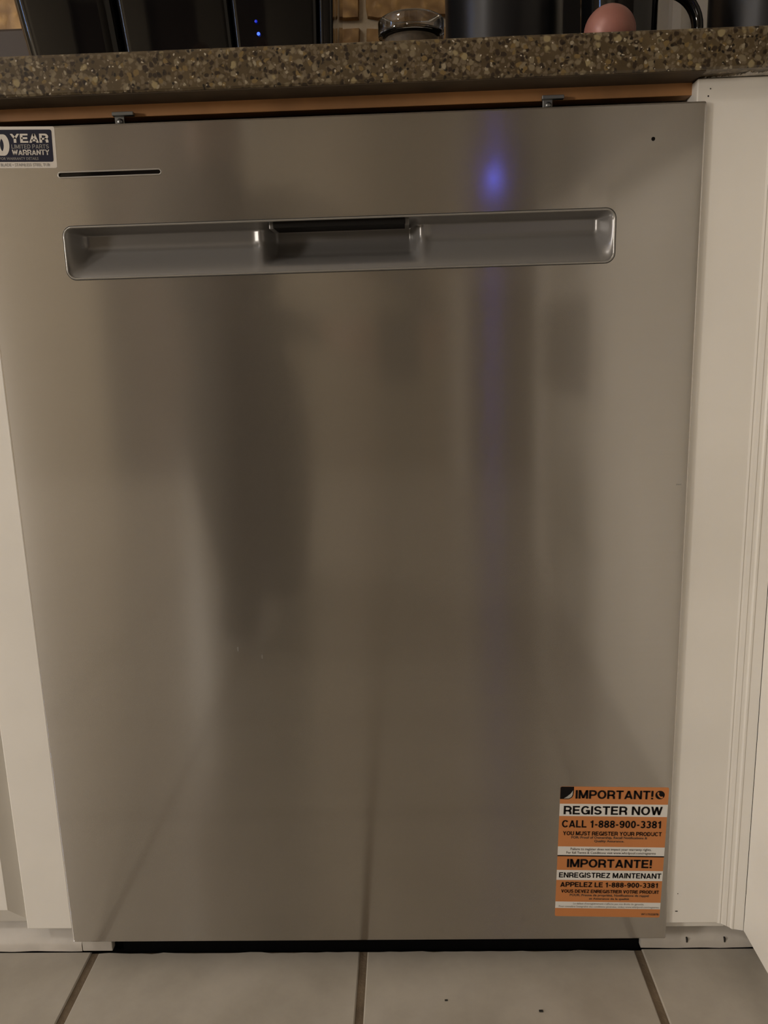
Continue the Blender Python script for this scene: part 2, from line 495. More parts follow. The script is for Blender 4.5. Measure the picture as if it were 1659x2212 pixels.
# ------------------------------------------------------------------ white cabinet left of the dishwasher
c = thing('base_cabinet', 'white painted cabinet with raised-edge door left of the dishwasher', 'cabinet', (-0.3, 0.3, 0.008))
obj('carcass', box(-0.60, -0.006, 0.0345, 0.58, 0.012, 0.7995), M['white'], c)
obj('face_frame', box(-0.0485, -0.0010, 0.0045, 0.0172, 0.0125, 0.7935, 0.0012), M['white'], c)
def bevelled_door(x0, x1, z0, z1, yb, yf, bw):
    bm = bmesh.new()
    L_ = []
    for (ins, y) in ((0, yb), (0, yb - 0.005), (0.002, yb - 0.007), (bw, yf + 0.0012), (bw + 0.0012, yf), (0.09, yf), (0.094, yf + 0.005), (0.104, yf + 0.006), (0.135, yf + 0.001)):
        L_.append([bm.verts.new((x, y, z)) for x, z in ((x0 + ins, z0 + ins * (1.5 if ins < 0.03 else 1)), (x1 - ins, z0 + ins * (1.5 if ins < 0.03 else 1)), (x1 - ins, z1 - ins), (x0 + ins, z1 - ins))])
    for a, b in zip(L_, L_[1:]):
        for i in range(4):
            bm.faces.new((a[i], a[(i + 1) % 4], b[(i + 1) % 4], b[i]))
    bm.faces.new(L_[-1]); bm.faces.new(L_[0][::-1])
    return bm
obj('door', bevelled_door(-0.50, -0.0480, 0.0140, 0.775, 0.0200, 0.0005, 0.0150), M['white'], c)

# ------------------------------------------------------------------ filler post and mouldings right of the dishwasher
p = thing('filler_post', 'white painted post right of the dishwasher, paint chipped at its top', 'post', (0.64, 0.03, 0.008))
obj('board', box(0.5990, 0.6610, 0.0043, 0.030, 0.0146, 0.7995, 0.0010), M['white'], p)
obj('inner_board', box(0.6000, 0.6680, 0.0120, 0.045, 0.0045, 0.7990, 0.0006), M['white'], p)
prof = [(0.6600, 0.0300), (0.6600, 0.0122), (0.6625, 0.0095), (0.6630, 0.0112), (0.6650, 0.0090), (0.6680, 0.0072), (0.6685, 0.0085), (0.6715, 0.0072), (0.6722, 0.0040), (0.6738, 0.0040), (0.6745, 0.0055), (0.6822, 0.0), (0.6822, 0.030)]
prof = [(x - 0.0028 * min(1, y / 0.012), min(y, 0.030) if y > 0.02 else y * 0.38) for x, y in prof]
mbm = bmesh.new()
zs = [0.0, 0.2, 0.4, 0.6, 0.762]
A = None
rings = []
for zi, z in enumerate(zs):
    rr = []
    for (x, y) in prof:
        zz = z
        if zi == 0: zz = 0.0088 - 0.0095 * smooth01((x - 0.6600) / 0.016) * 0.0 + 0.0
        if zi == 0: zz = 0.0146 - 0.0056 * smooth01((x - 0.6590) / 0.016)
        rr.append(mbm.verts.new((x, y, zz)))
    rings.append(rr)
for a, b in zip(rings, rings[1:]):
    for i in range(len(prof)):
        mbm.faces.new((a[i], a[(i + 1) % len(prof)], b[(i + 1) % len(prof)], b[i]))
mbm.faces.new(rings[0]); mbm.faces.new(rings[-1][::-1])
obj('moulding', mbm, M['white'], p)
obj('top_block', box(0.6560, 0.6680, 0.0045, 0.030, 0.762, 0.7990, 0.001), M['white'], p)
for (x, z, w, h) in ((0.6165, 0.0285, 0.0026, 0.0010), (0.6095, 0.7915, 0.0009, 0.0009), (0.6080, 0.7860, 0.0011, 0.0012), (0.6170, 0.0485, 0.0009, 0.0009)):
    obj('paint_chip', box(x - w / 2, x + w / 2, 0.0039, 0.0050, z - h / 2, z + h / 2, 0.0002, 1), M['dirt'], p)

# the cabinet run that turns towards the camera on the right
c = thing('base_cabinet', 'white cabinet side facing left along the right edge of the photo', 'cabinet', (0.95, -0.3, 0.008))
obj('carcass', box(0.700, 1.28, -0.62, -0.012, 0.010, 0.7995), M['white'], c)
obj('face_frame', box(0.6822, 0.700, -0.620, -0.0002, 0.0090, 0.7995, 0.0012), M['white'], c)
obj('plinth', box(0.706, 1.28, -0.60, 0.00, FL + 0.0005, 0.0095), M['white'], c)
obj('door', box(0.668, 0.6815, -0.60, -0.20, 0.05, 0.76, 0.004), M['white'], c)
obj('raw_wood_block', box(0.6690, 0.6820, 0.0020, 0.0290, 0.775, 0.7995, 0.0006), M['rawwood'], c)
c = thing('oven', 'white oven beyond the right edge of the photo', 'oven', (0.98, -0.98, -0.02))
obj('body', box(0.700, 1.28, -1.35, -0.63, FL + 0.0005, 0.865, 0.004), M['white'], c)
od = obj('door', box(0.676, 0.6995, -1.34, -0.64, 0.22, 0.72, 0.006), M['white'], c)
obj('window', box(0.6735, 0.6758, -1.24, -0.74, 0.48, 0.66, 0.001), M['gloss'], od)
obj('drawer', box(0.676, 0.6995, -1.34, -0.64, 0.04, 0.20, 0.006), M['white'], c)
obj('control_panel', box(0.676, 0.6995, -1.34, -0.64, 0.735, 0.86, 0.006), M['white'], c)

# ------------------------------------------------------------------ worktop
w = thing('worktop', 'brown speckled stone worktop running above the dishwasher', 'worktop', (0.3, 0.3, 0.800))
CT, CB, CF = 0.8312, 0.8008, -0.0155
def edge_profile(sign=1):
    b = 0.0028
    return [(CF + b, CT), (CF + b * 0.3, CT - b * 0.3), (CF, CT - b), (CF, CB + 0.0016), (CF + 0.0016, CB)]
prof = edge_profile()
obj('slab', prism(prof + [(YB - 0.0005, CB), (YB - 0.0005, CT)], 'x', XL + 0.01, 1.29), M['stone'], w)
obj('slab_return', prism([(0.6440 + (y - CF), z) for y, z in prof] + [(1.29, CB), (1.29, CT)], 'y', -0.625, CF - 0.0004), M['stone'], w)
obj('substrate', box(-1.0, 0.5995, -0.0130, 0.0177, 0.8001, 0.8008), M['darkwood'], w)
# ragged paint dragged onto the worktop's underside above the post
bm = bmesh.new(); n = 70; top = []; bot = []
for i in range(n + 1):
    x = 0.604 + 0.052 * i / n
    reach = 0.003 + 0.013 * smooth01((x - 0.604) / 0.045) + 0.006 * noise.noise((x * 900, 0.7, 0)) + 0.004 * noise.noise((x * 300, 2.7, 0))
    top.append((x, 0.0118 - max(0.001, reach))); bot.append((x, 0.0118))
za, zb = CB - 0.0006, CB + 0.0002
V = [[bm.verts.new((x, y, z)) for (x, y) in row] for row in (top, bot) for z in (za, zb)]
for i in range(n):
    bm.faces.new((V[0][i], V[0][i + 1], V[2][i + 1], V[2][i])); bm.faces.new((V[0][i], V[1][i], V[1][i + 1], V[0][i + 1]))
    bm.faces.new((V[1][i], V[3][i], V[3][i + 1], V[1][i + 1])); bm.faces.new((V[2][i], V[2][i + 1], V[3][i + 1], V[3][i]))
obj('paint_smear', bm, M['caulk'], w)

r = obj('support_rail', box(-0.9, 0.5995, 0.0178, 0.034, 0.7905, 0.8006, 0.0005), M['rawwood'])
tag(r, 'bare orange-brown wooden rail under the worktop above the dishwasher', 'rail')

# ------------------------------------------------------------------ dishwasher
W, H = 0.606, 0.78174
HX0, HX1, HZ0, HZ1, HR = 0.0676, 0.5352, 0.6578, 0.7018, 0.0085
SX0, SX1, SZ0, SZ1 = 0.0690, 0.1562, 0.7408, 0.7450
VX, VZ = 0.5637, 0.7542
dw = thing('dishwasher', 'built-in stainless steel dishwasher with a grey pocket handle', 'dishwasher', (0.303, 0.02, 0.0))

bm = bmesh.new()
loops = []
B = 0.0016
outer_path = rrect(B, W - B, B, H - B, 0.0006, 2)
def add_loop(pts, y=0.0):
    vs = [bm.verts.new((x, y, z)) for x, z in pts]
    return vs, [bm.edges.new((vs[i], vs[(i + 1) % len(vs)])) for i in range(len(vs))]
ov, oe = add_loop(outer_path)
holes = [rrect(HX0, HX1, HZ0, HZ1, HR, 10), rrect(SX0, SX1, SZ0, SZ1, (SZ1 - SZ0) / 2 - 1e-5, 6),
         [(VX + 0.0016 * math.cos(2 * math.pi * i / 16), VZ + 0.0016 * math.sin(2 * math.pi * i / 16)) for i in range(16)]]
es = list(oe); hv = []
for h in holes:
    v_, e_ = add_loop(h); es += e_; hv.append(v_)
bmesh.ops.triangle_fill(bm, use_beauty=True, use_dissolve=False, edges=es)
front_faces = set(bm.faces)
# folded edges
def ring_out(vs, pts, y):
    nv = [bm.verts.new((x, y, z)) for x, z in pts]
    for i in range(len(vs)):
        bm.faces.new((vs[i], vs[(i + 1) % len(vs)], nv[(i + 1) % len(vs)], nv[i]))
    return nv
a = ring_out(ov, rrect(B * 0.3, W - B * 0.3, B * 0.3, H - B * 0.3, 0.0011, 2), 0.0005)
a = ring_out(a, rrect(0, W, 0, H, 0.0015, 2), 0.0017)
a = ring_out(a, rrect(0, W, 0, H, 0.0015, 2), 0.0042)
a = ring_out(a, rrect(0.012, W - 0.012, 0.012, H - 0.012, 0.0015, 2), 0.0042)
for v_, h, d in ((hv[1], holes[1], 0.003), (hv[2], holes[2], 0.004)):
    ring_out(v_, h, d)
uv = bm.loops.layers.uv.new('UVMap')
for f in bm.faces:
    for lp in f.loops:
        lp[uv].uv = (lp.vert.co.x + lp.vert.co.y * 0.3, lp.vert.co.z)
front = obj('front_panel', bm, M['steel'], dw)
# inner door and tub behind the panel
obj('tub', box(0.012, W - 0.012, 0.0500, 0.56, 0.02, 0.770, 0.002), M['black'], dw)
ib = box(0.014, W - 0.014, 0.0095, 0.0490, 0.014, 0.640)
box(0.014, W - 0.014, 0.0095, 0.0490, 0.722, 0.738, bm=ib); box(0.014, W - 0.014, 0.0095, 0.0490, 0.748, 0.7765, bm=ib)
box(0.014, 0.060, 0.0095, 0.0490, 0.640, 0.722, bm=ib); box(0.545, W - 0.014, 0.0095, 0.0490, 0.640, 0.722, bm=ib)
obj('inner_door', ib, M['black'], dw)
obj('kick_plate', box(0.0335, 0.5862, 0.0240, 0.030, FL + 0.0002 - 0.0085, 0.0135), M['kick'], dw)

# pocket handle: one moulded grey insert
NX, NZ = 300, 56
def pocket(x, z):
    dl, dr, db, dt = x - HX0, HX1 - x, z - HZ0, HZ1 - z
    side = smooth01(min(dl, dr) / 0.014)
    top_ = smooth01(dt / 0.0065)
    # floor of the pocket runs forward to the lower lip as a long ramp
    bot = smooth01(db / 0.030) ** 0.8
    d = 0.019 * side * top_ * bot
    cs = smooth01((x - 0.2365) / 0.0085) * smooth01((0.3715 - x) / 0.0085)
    cb = smooth01((z - 0.6640) / 0.0120)
    d += 0.020 * cs * cb * smooth01(dt / 0.003)
    # soft shoulders where the finger recess begins
    d -= 0.0028 * math.exp(-((x - 0.2335) / 0.0042) ** 2) * side * bot * top_
    d -= 0.0028 * math.exp(-((x - 0.3745) / 0.0042) ** 2) * side * bot * top_
    return d
bm = bmesh.new(); grid = []
def clamp_rr(x, z):
    for cx, cz, sx, sz in ((HX0 + HR, HZ0 + HR, -1, -1), (HX1 - HR, HZ0 + HR, 1, -1), (HX0 + HR, HZ1 - HR, -1, 1), (HX1 - HR, HZ1 - HR, 1, 1)):
        if (x - cx) * sx > 0 and (z - cz) * sz > 0:
            d = math.hypot(x - cx, z - cz)
            if d > HR: return cx + (x - cx) * HR / d, cz + (z - cz) * HR / d, 0.0
            edge = HR - d
            return x, z, edge
    return x, z, 1.0
for j in range(NZ + 1):
    row = []
    for i in range(NX + 1):
        x = HX0 + (HX1 - HX0) * i / NX; z = HZ0 + (HZ1 - HZ0) * j / NZ
        cx, cz, edge = clamp_rr(x, z)
        d = pocket(cx, cz)
        if edge < 1.0: d *= smooth01(edge / 0.0045)
        row.append(bm.verts.new((cx, 0.0004 + d, cz)))
    grid.append(row)
for j in range(NZ):
    for i in range(NX):
        bm.faces.new((grid[j][i], grid[j][i + 1], grid[j + 1][i + 1], grid[j + 1][i]))
bmesh.ops.remove_doubles(bm, verts=bm.verts[:], dist=2e-5)
handle = obj('pocket_handle', bm, M['handle'], dw, True)
hp = rrect(HX0 + 0.0009, HX1 - 0.0009, HZ0 + 0.0009, HZ1 - 0.0009, HR - 0.0009, 10)
obj('rim', tube([(x, -0.0001, z) for x, z in hp], 0.0009, True, 8, flat=0.8), M['rim'], handle, True)
hp = rrect(HX0 - 0.0002, HX1 + 0.0002, HZ0 - 0.0002, HZ1 + 0.0002, HR, 10)
obj('seam', tube([(x, 0.0001, z) for x, z in hp], 0.00035, True, 6), M['seam'], handle, True)
lt = box(0.2470, 0.3590, 0.0060, 0.0420, 0.6955, 0.7012, 0.0003)
obj('latch_slot', lt, M['black'], handle)
for x in (0.2430, 0.3590):
    obj('latch_stop', box(x, x + 0.0038, 0.0085, 0.036, 0.6950, 0.7008, 0.0006), M['handle'], handle)

# display window slot
obj('display_slot', prism(rrect(SX0 + 0.0004, SX1 - 0.0004, SZ0 + 0.0004, SZ1 - 0.0004, 0.0016, 6), 'y', 0.0012, 0.004), M['gloss'], dw)
sp = rrect(SX0, SX1, SZ0, SZ1, (SZ1 - SZ0) / 2 - 1e-5, 8)
obj('slot_rim', tube([(x, 0.0000, z) for x, z in sp], 0.0006, True, 8), M['slotrim'], dw, True)
obj('vent_hole', lathe([(0, 0), (0.0015, 0)], 0, 0, 16), M['black'], dw)
bpy.data.objects['vent_hole'].data.transform(Matrix.Translation((0, 0, 0)))
vh = bpy.data.objects['vent_hole']
me = vh.data
for v in me.vertices:
    lx, ly = v.co.x + dw.location.x, v.co.y + dw.location.y
    v.co = Vector((VX + lx, 0.0015, VZ + G + ly)) - dw.location
# mounting clips on the top edge
for x0 in (0.1150, 0.4750):
    cl = bmesh.new()
    box(x0, x0 + 0.0180, 0.0120, 0.0172, 0.7905, 0.7935, 0.0003, 1, bm=cl)
    box(x0 + 0.001, x0 + 0.0090, 0.0158, 0.0172, 0.7780, 0.7910, 0.0003, 1, bm=cl)
    box(x0 + 0.0020, x0 + 0.0150, 0.0130, 0.0300, 0.7770, 0.7790, 0.0003, 1, bm=cl)
    k = obj('mounting_clip', cl, M['clip'], dw)
    sc = bmesh.new()
    bmesh.ops.create_uvsphere(sc, u_segments=12, v_segments=8, radius=0.0026)
    for v in sc.verts: v.co = Vector((x0 + 0.0055 + v.co.x, 0.0150 + v.co.y * 0.6, 0.7865 + v.co.z))
    obj('screw', sc, M['clip'], k, True)
# small marks on the steel
for (x, z, a, b_) in ((0.1925, 0.318, 0.0006, 0.0022), (0.2150, 0.310, 0.0005, 0.0020), (0.5975, 0.466, 0.0022, 0.0006)):
    obj('scuff', box(x - a, x + a, -0.00012, 0.0002, z - b_, z + b_), M['rim'], dw)

# ------------------------------------------------------------------ lettering
def arc(cx, cy, rx, ry, a0, a1, n=12):
    return [(cx + rx * math.cos(math.radians(a0 + (a1 - a0) * i / n)), cy + ry * math.sin(math.radians(a0 + (a1 - a0) * i / n))) for i in range(n + 1)]
_P = [(.09, 0), (.09, .91), (.38, .91)] + arc(.38, .67, .22, .24, 90, -90) + [(.09, .43)]
GLYPHS = {                       # bold grotesque capitals drawn as strokes: width, [polylines]
    'I': (.18, [[(.09, 0), (.09, 1)]]), 'L': (.58, [[(.09, 1), (.09, .09), (.57, .09)]]),
    'E': (.64, [[(.61, .91), (.09, .91), (.09, .09), (.63, .09)], [(.09, .51), (.57, .51)]]),
    'T': (.64, [[(0, .91), (.64, .91)], [(.32, .95), (.32, 0)]]),
    'O': (.78, [arc(.39, .5, .30, .42, 0, 360, 32)]), 'C': (.74, [arc(.39, .5, .30, .42, 38, 322, 26)]),
    'G': (.78, [arc(.39, .5, .30, .42, 40, 330, 26), [(.42, .44), (.69, .44), (.69, .02)]]),
    'D': (.72, [[(.09, .0), (.09, .91), (.32, .91)] + arc(.32, .5, .31, .41, 90, -90) + [(.09, .09)]]),
    'P': (.66, [_P]), 'R': (.70, [_P, [(.38, .43), (.53, .38), (.585, .26), (.61, 0)]]),
    'S': (.66, [arc(.33, .70, .235, .21, 15, 270, 18) + arc(.33, .29, .25, .20, 90, -165, 18)[1:]]),
    'U': (.72, [[(.09, 1), (.09, .35)] + arc(.36, .35, .27, .26, 180, 360) + [(.63, 1)]]),
    'Y': (.70, [[(.07, 1.04), (.35, .46)], [(.63, 1.04), (.35, .46)], [(.35, .52), (.35, 0)]]),
    'V': (.68, [[(.08, 1.03), (.34, .04)], [(.60, 1.03), (.34, .04)]]),
    'A': (.74, [[(.08, -.03), (.37, .96)], [(.66, -.03), (.37, .96)], [(.17, .26), (.57, .26)]]),
    'W': (.98, [[(.08, 1.03), (.27, .03)], [(.27, .03), (.49, .97)], [(.49, .97), (.71, .03)], [(.71, .03), (.90, 1.03)]]),
    'M': (.84, [[(.09, 0), (.09, 1)], [(.75, 0), (.75, 1)], [(.12, 1), (.42, .06)], [(.72, 1), (.42, .06)]]),
    'N': (.72, [[(.09, 0), (.09, 1)], [(.63, 0), (.63, 1)], [(.11, 1.0), (.61, 0.0)]]),
    'Z': (.62, [[(.03, .91), (.60, .91)], [(.01, .09), (.61, .09)], [(.52, .90), (.10, .10)]]),
    '0': (.58, [arc(.29, .5, .20, .42, 0, 360, 28)]), '8': (.58, [arc(.29, .725, .185, .19, 0, 360, 24), arc(.29, .28, .205, .20, 0, 360, 24)]),
    '9': (.58, [arc(.29, .67, .20, .24, 0, 360, 24), [(.49, .68)] + arc(.29, .42, .20, .34, 0, -150, 14)]),
    '3': (.58, [arc(.27, .71, .19, .20, 150, -90, 16), arc(.27, .29, .21, .20, 90, -155, 16)]),
    '1': (.46, [[(.30, 0), (.30, 1)], [(.06, .74), (.28, .80)]]), '-': (.37, [[(.04, .40), (.33, .40)]]),
    '!': (.20, [[(.10, 1), (.10, .30)], [(.10, .19), (.10, 0)]])}
def strokes(parent, s, u0, u1, v0, v1, m, frame, weight=0.185, y0=-0.00050):
    """the line as one mesh of stroke ribbons fitted into the given box (millimetres in the sticker's frame)"""
    adv = 0; lines = []
    for ch in s:
        if ch == ' ':
            adv += .30; continue
        w_, pl = GLYPHS[ch]
        for p in pl: lines.append([(adv + x, y) for x, y in p])
        adv += w_ + .085
    adv -= .085
    sx, sy = (u1 - u0) / adv, (v1 - v0)
    bm = bmesh.new(); (cx, cz), ang = frame
    for p in lines:
        k = len(p); closed = math.hypot(p[0][0] - p[-1][0], p[0][1] - p[-1][1]) < 1e-6
        if closed: p = p[:-1]; k -= 1
        L_, R_ = [], []
        for i in range(k):
            a = p[(i - 1) % k] if (closed or i) else None
            b = p[(i + 1) % k] if (closed or i < k - 1) else None
            def nrm(q, r):
                dx, dy = r[0] - q[0], r[1] - q[1]; d = math.hypot(dx, dy) or 1
                return (-dy / d, dx / d)
            n1 = nrm(a, p[i]) if a else nrm(p[i], b); n2 = nrm(p[i], b) if b else n1
            mx, my = n1[0] + n2[0], n1[1] + n2[1]; d = math.hypot(mx, my) or 1; mx /= d; my /= d
            c = max(0.45, mx * n1[0] + my * n1[1]); h = weight / 2 / c
            L_.append((p[i][0] + mx * h, p[i][1] + my * h)); R_.append((p[i][0] - mx * h, p[i][1] - my * h))
        def put(q):
            u = (u0 + q[0] * sx) * .001; v = (v0 + max(0, min(1, q[1])) * sy) * .001
            return bm.verts.new((cx + u * math.cos(ang) - v * math.sin(ang), y0, cz + u * math.sin(ang) + v * math.cos(ang)))
        A = [put(q) for q in L_]; Bv = [put(q) for q in R_]
        for i in range(k if closed else k - 1):
            j = (i + 1) % k
            try: bm.faces.new((A[i], A[j], Bv[j], Bv[i]))
            except ValueError: pass
    return obj('lettering', bm, m, parent)
def letters(parent, s, u0, u1, v0, v1, m, frame, bold=0.0, name='lettering', y=-0.00050):
    cu = bpy.data.curves.new(name, 'FONT')
    cu.body = s; cu.size = 1.0; cu.offset = bold; cu.resolution_u = 2
    to = bpy.data.objects.new('tmp_text', cu); S.collection.objects.link(to)
    dg = bpy.context.evaluated_depsgraph_get()
    me = bpy.data.meshes.new_from_object(to.evaluated_get(dg))
    bpy.data.objects.remove(to); bpy.data.curves.remove(cu)
    xs = [v.co.x for v in me.vertices]; ys = [v.co.y for v in me.vertices]
    x0, x1, y0, y1 = min(xs), max(xs), min(ys), max(ys)
    (cx, cz), ang = frame
    for v in me.vertices:
        u = (u0 + (v.co.x - x0) / (x1 - x0) * (u1 - u0)) * 0.001
        w_ = (v0 + (v.co.y - y0) / (y1 - y0) * (v1 - v0)) * 0.001
        X = cx + u * math.cos(ang) - w_ * math.sin(ang); Z = cz + u * math.sin(ang) + w_ * math.cos(ang)
        v.co = Vector((X, y, Z + G)) - root_loc(parent)
    me.materials.clear(); me.materials.append(m)
    o = bpy.data.objects.new(name, me); S.collection.objects.link(o); o.parent = parent
    return o
def root_loc(o):
    while o.parent is not None: o = o.parent
    return o.location
def patch(parent, name, pts, m, frame, y0, y1):
    (cx, cz), ang = frame
    q = [(cx + u * 0.001 * math.cos(ang) - w_ * 0.001 * math.sin(ang), cz + u * 0.001 * math.sin(ang) + w_ * 0.001 * math.cos(ang)) for u, w_ in pts]
    return obj(name, prism(q, 'y', y0, y1), m, parent)

# orange registration sticker
F1 = ((0.54802, 0.09828), -0.0245)
st = thing('sticker', 'orange and white registration sticker low on the dishwasher, right side', 'sticker', (0.548, 0.0, 0.027))
patch(st, 'backing', rrect(-52.2, 52.2, -72.2, 71.5, 1.6, 5), M['orange'], F1, -0.00022, -0.00002)
for a, b_ in ((39.9, 53.1), (-3.1, 6.5), (-30.8, -19.7), (-62.7, -55.4)):
    patch(st, 'white_band', [(-52.2, a), (52.2, a), (52.2, b_), (-52.2, b_)], M['paper'], F1, -0.00034, -0.0002)
patch(st, 'divider_line', [(-52.2, -4.3), (52.2, -4.3), (52.2, -3.0), (-52.2, -3.0)], M['ink'], F1, -0.00036, -0.0002)
patch(st, 'peel_corner', [(-52.2, 58.2), (-44, 58.2), (-41, 59.5), (-39.6, 62), (-39.2, 66), (-39.2, 71.4), (-51.2, 71.4), (-52.2, 70.4)], M['ink'], F1, -0.00036, -0.0002)
patch(st, 'page_curl', [(-48.5, 58.9), (-44, 59.0), (-41.4, 60.4), (-40.3, 63), (-40.0, 67.5), (-42.2, 64.0), (-45.5, 61.0)], M['curl'], F1, -0.00045, -0.0003)
patch(st, 'phone_disc', [(43.9 + 4.5 * math.cos(2 * math.pi * i / 28), 63.5 + 4.5 * math.sin(2 * math.pi * i / 28)) for i in range(28)], M['ink'], F1, -0.00036, -0.0002)
patch(st, 'phone_receiver', [(41.2, 65.9), (42.4, 66.7), (43.2, 65.4), (42.6, 64.7), (43.0, 63.4), (44.2, 62.1), (45.3, 61.6), (46.0, 62.2), (47.0, 61.1), (45.9, 60.1), (44.6, 60.2), (42.6, 61.8), (41.3, 63.9)], M['orange'], F1, -0.00045, -0.0003)
T = [("IMPORTANT!", -37.4, 37.5, 58.9, 68.0, 'ink', .02), ("REGISTER NOW", -48.2, 47.2, 41.8, 51.0, 'ink', .02), ("CALL 1-888-900-3381", -49.3, 47.4, 27.6, 35.5, 'ink', .015),
     ("YOU MUST REGISTER YOUR PRODUCT", -47.9, 48.2, 19.0, 23.4, 'ink', .01), ("FOR: Proof of Ownership, Recall Notifications &", -39.6, 34.4, 14.6, 18.2, 'smallink', .02),
     ("Quality Assurance.", -17.1, 12.2, 11.0, 14.2, 'smallink', .02), ("Failure to register does not impact your warranty rights.", -39.7, 39.4, 1.8, 5.3, 'smallink', .0),
     ("For full Terms & Conditions visit www.whirlpool.com/regterms", -43.7, 43.8, -2.1, 1.3, 'smallink', .0), ("IMPORTANTE!", -42.5, 40.8, -16.4, -7.2, 'ink', .02),
     ("ENREGISTREZ MAINTENANT", -49.9, 50.8, -28.0, -22.2, 'ink', .02), ("APPELEZ LE 1-888-900-3381", -48.2, 48.5, -38.5, -33.0, 'ink', .015),
     ("VOUS DEVEZ ENREGISTRER VOTRE PRODUIT", -47.0, 49.8, -45.1, -41.4, 'ink', .01), ("POUR: Preuve de propri\u00e9t\u00e9, Notifications de rappel", -38.4, 39.9, -49.7, -46.2, 'smallink', .02),
     ("et Assurance de la qualit\u00e9", -19.1, 20.6, -53.3, -50.3, 'smallink', .02), ("Le d\u00e9faut d'enregistrement n'affecte pas vos droits de garantie.", -34.5, 35.9, -59.0, -56.0, 'greyink', .0),
     ("Pour conna\u00eetre l'int\u00e9gralit\u00e9 des conditions g\u00e9n\u00e9rales, visitez www.whirlpool.com/regterms", -48.7, 50.7, -62.3, -59.4, 'greyink', .0), ("W11752287B", 33.5, 51.0, -69.7, -67.4, 'smallink', .02)]
for s, a, b_, c0, c1, m, bold in T:
    (strokes if all(ch in GLYPHS or ch == ' ' for ch in s) and m == 'ink' else letters)(st, s, a, b_, c0, c1, M[m], F1, *([] if m == 'ink' else [0.018 if m == 'smallink' and c0 not in (1.8, -2.1) else 0.006]))

# navy warranty sticker at the top left, in the panel's own millimetres
F2 = ((0.0, 0.0), 0.0)
F2 = ((0.0452, 0.76515), -0.030)
st = thing('sticker', 'navy blue and silver ten year warranty sticker at the panel top left', 'sticker', (0.045, 0.0, 0.75))
patch(st, 'backing', rrect(-42.0, 24.2, -15.8, 16.6, 1.6, 5), M['silver'], F2, -0.00022, -0.00002)
patch(st, 'navy_field', rrect(-40.6, 21.6, -10.9, 14.2, 1.6, 5), M['navy'], F2, -0.00034, -0.0002)
for s, a, b_, c0, c1, m, bold in (("YEAR", -13.2, 18.6, 4.0, 11.0, 'silver', .21), ("LIMITED PARTS", -13.0, 18.6, -0.6, 2.7, 'greyink', .14), ("WARRANTY", -12.8, 18.6, -5.6, -1.4, 'silver', .19),
                                  ("SEE INSIDE FOR WARRANTY DETAILS", -38.0, 9.0, -9.4, -7.3, 'greyink', .0), ("CHOPPER BLADE \u2022 STAINLESS STEEL TUB", -38.0, 18.0, -14.4, -12.0, 'greyink', .02),
                                  ("10", -37.5, -15.2, -6.0, 10.6, 'silver', .24)):
    if bold >= .03 or s == 'LIMITED PARTS': strokes(st, s, a, b_, c0, c1, M[m], F2, bold)
    else: letters(st, s, a, b_, c0, c1, M[m], F2, 0.004)

# ------------------------------------------------------------------ things standing on the worktop
# three-bay black appliance
ap = thing('air_fryer', 'large glossy black appliance with blue indicator lights at worktop left', 'appliance', (0.14, 0.3, CT))
def bay(x0, x1, lean0, lean1, z0, z1, yf, yb, r, bow=0.004):
    """upright rounded box whose sides lean outwards going up"""
    bm = bmesh.new(); rings = []
    for t in (0, 0.15, 0.3, 0.5, 0.75, 0.93, 1.0):
        z = z0 + (z1 - z0) * t
        a, b = x0 + lean0 * t, x1 + lean1 * t
        ins = 0.006 * (1 - min(1, (1 - t) / 0.07)) if t > 0.92 else 0
        rr = rrect(a + ins, b - ins, yf - bow * math.sin(t * 2.2) + ins, yb, r, 6)
        rings.append([bm.verts.new((x, y, z)) for x, y in rr])
    for a, b in zip(rings, rings[1:]):
        for i in range(len(a)): bm.faces.new((a[i], a[(i + 1) % len(a)], b[(i + 1) % len(b)], b[i]))
    bm.faces.new(rings[0][::-1]); bm.faces.new(rings[-1])
    return bm
soft(obj('body', bay(0.006, 0.282, -0.034, 0.012, CT + 0.006, 1.10, 0.186, 0.42, 0.03), M['gloss'], ap), 40)
d1 = soft(obj('drawer', bay(-0.0046, 0.0912, -0.030, -0.0185, CT + 0.012, 1.02, 0.150, 0.185, 0.017), M['gloss'], ap), 40)
d2 = soft(obj('drawer', bay(0.0922, 0.1990, -0.018, -0.0105, CT + 0.012, 1.02, 0.150, 0.185, 0.008), M['gloss'], ap), 40)
d3 = soft(obj('control_column', bay(0.2000, 0.2780, -0.010, 0.004, CT + 0.012, 1.02, 0.150, 0.185, 0.006), M['gloss'], ap), 40)
soft(obj('side_strip', bay(0.2790, 0.2920, 0.004, 0.006, CT + 0.012, 1.02, 0.151, 0.185, 0.004), M['gloss'], ap), 40)
def dot(name, x, y, z, r, m, parent):
    b = bmesh.new(); bmesh.ops.create_uvsphere(b, u_segments=12, v_segments=8, radius=r)
    for v in b.verts: v.co = Vector((x + v.co.x, y + v.co.y * 0.4, z + v.co.z))
    return obj(name, b, m, parent, True)
dot('indicator_light', 0.2217, 0.1458, 0.8925, 0.0016, M['led'], d3)
dot('indicator_light', 0.2200, 0.1448, 0.9032, 0.0014, M['led_dim'], d3)
for xx in (0.0, 0.27):
    obj('foot', lathe([(0, CT), (0.010, CT), (0.010, CT + 0.0125), (0, CT + 0.0125)], 0.02 + xx * 0.9, 0.20, 16), M['black'], ap)
    obj('foot', lathe([(0, CT), (0.010, CT), (0.010, CT + 0.0125), (0, CT + 0.0125)], 0.02 + xx * 0.9, 0.38, 16), M['black'], ap)

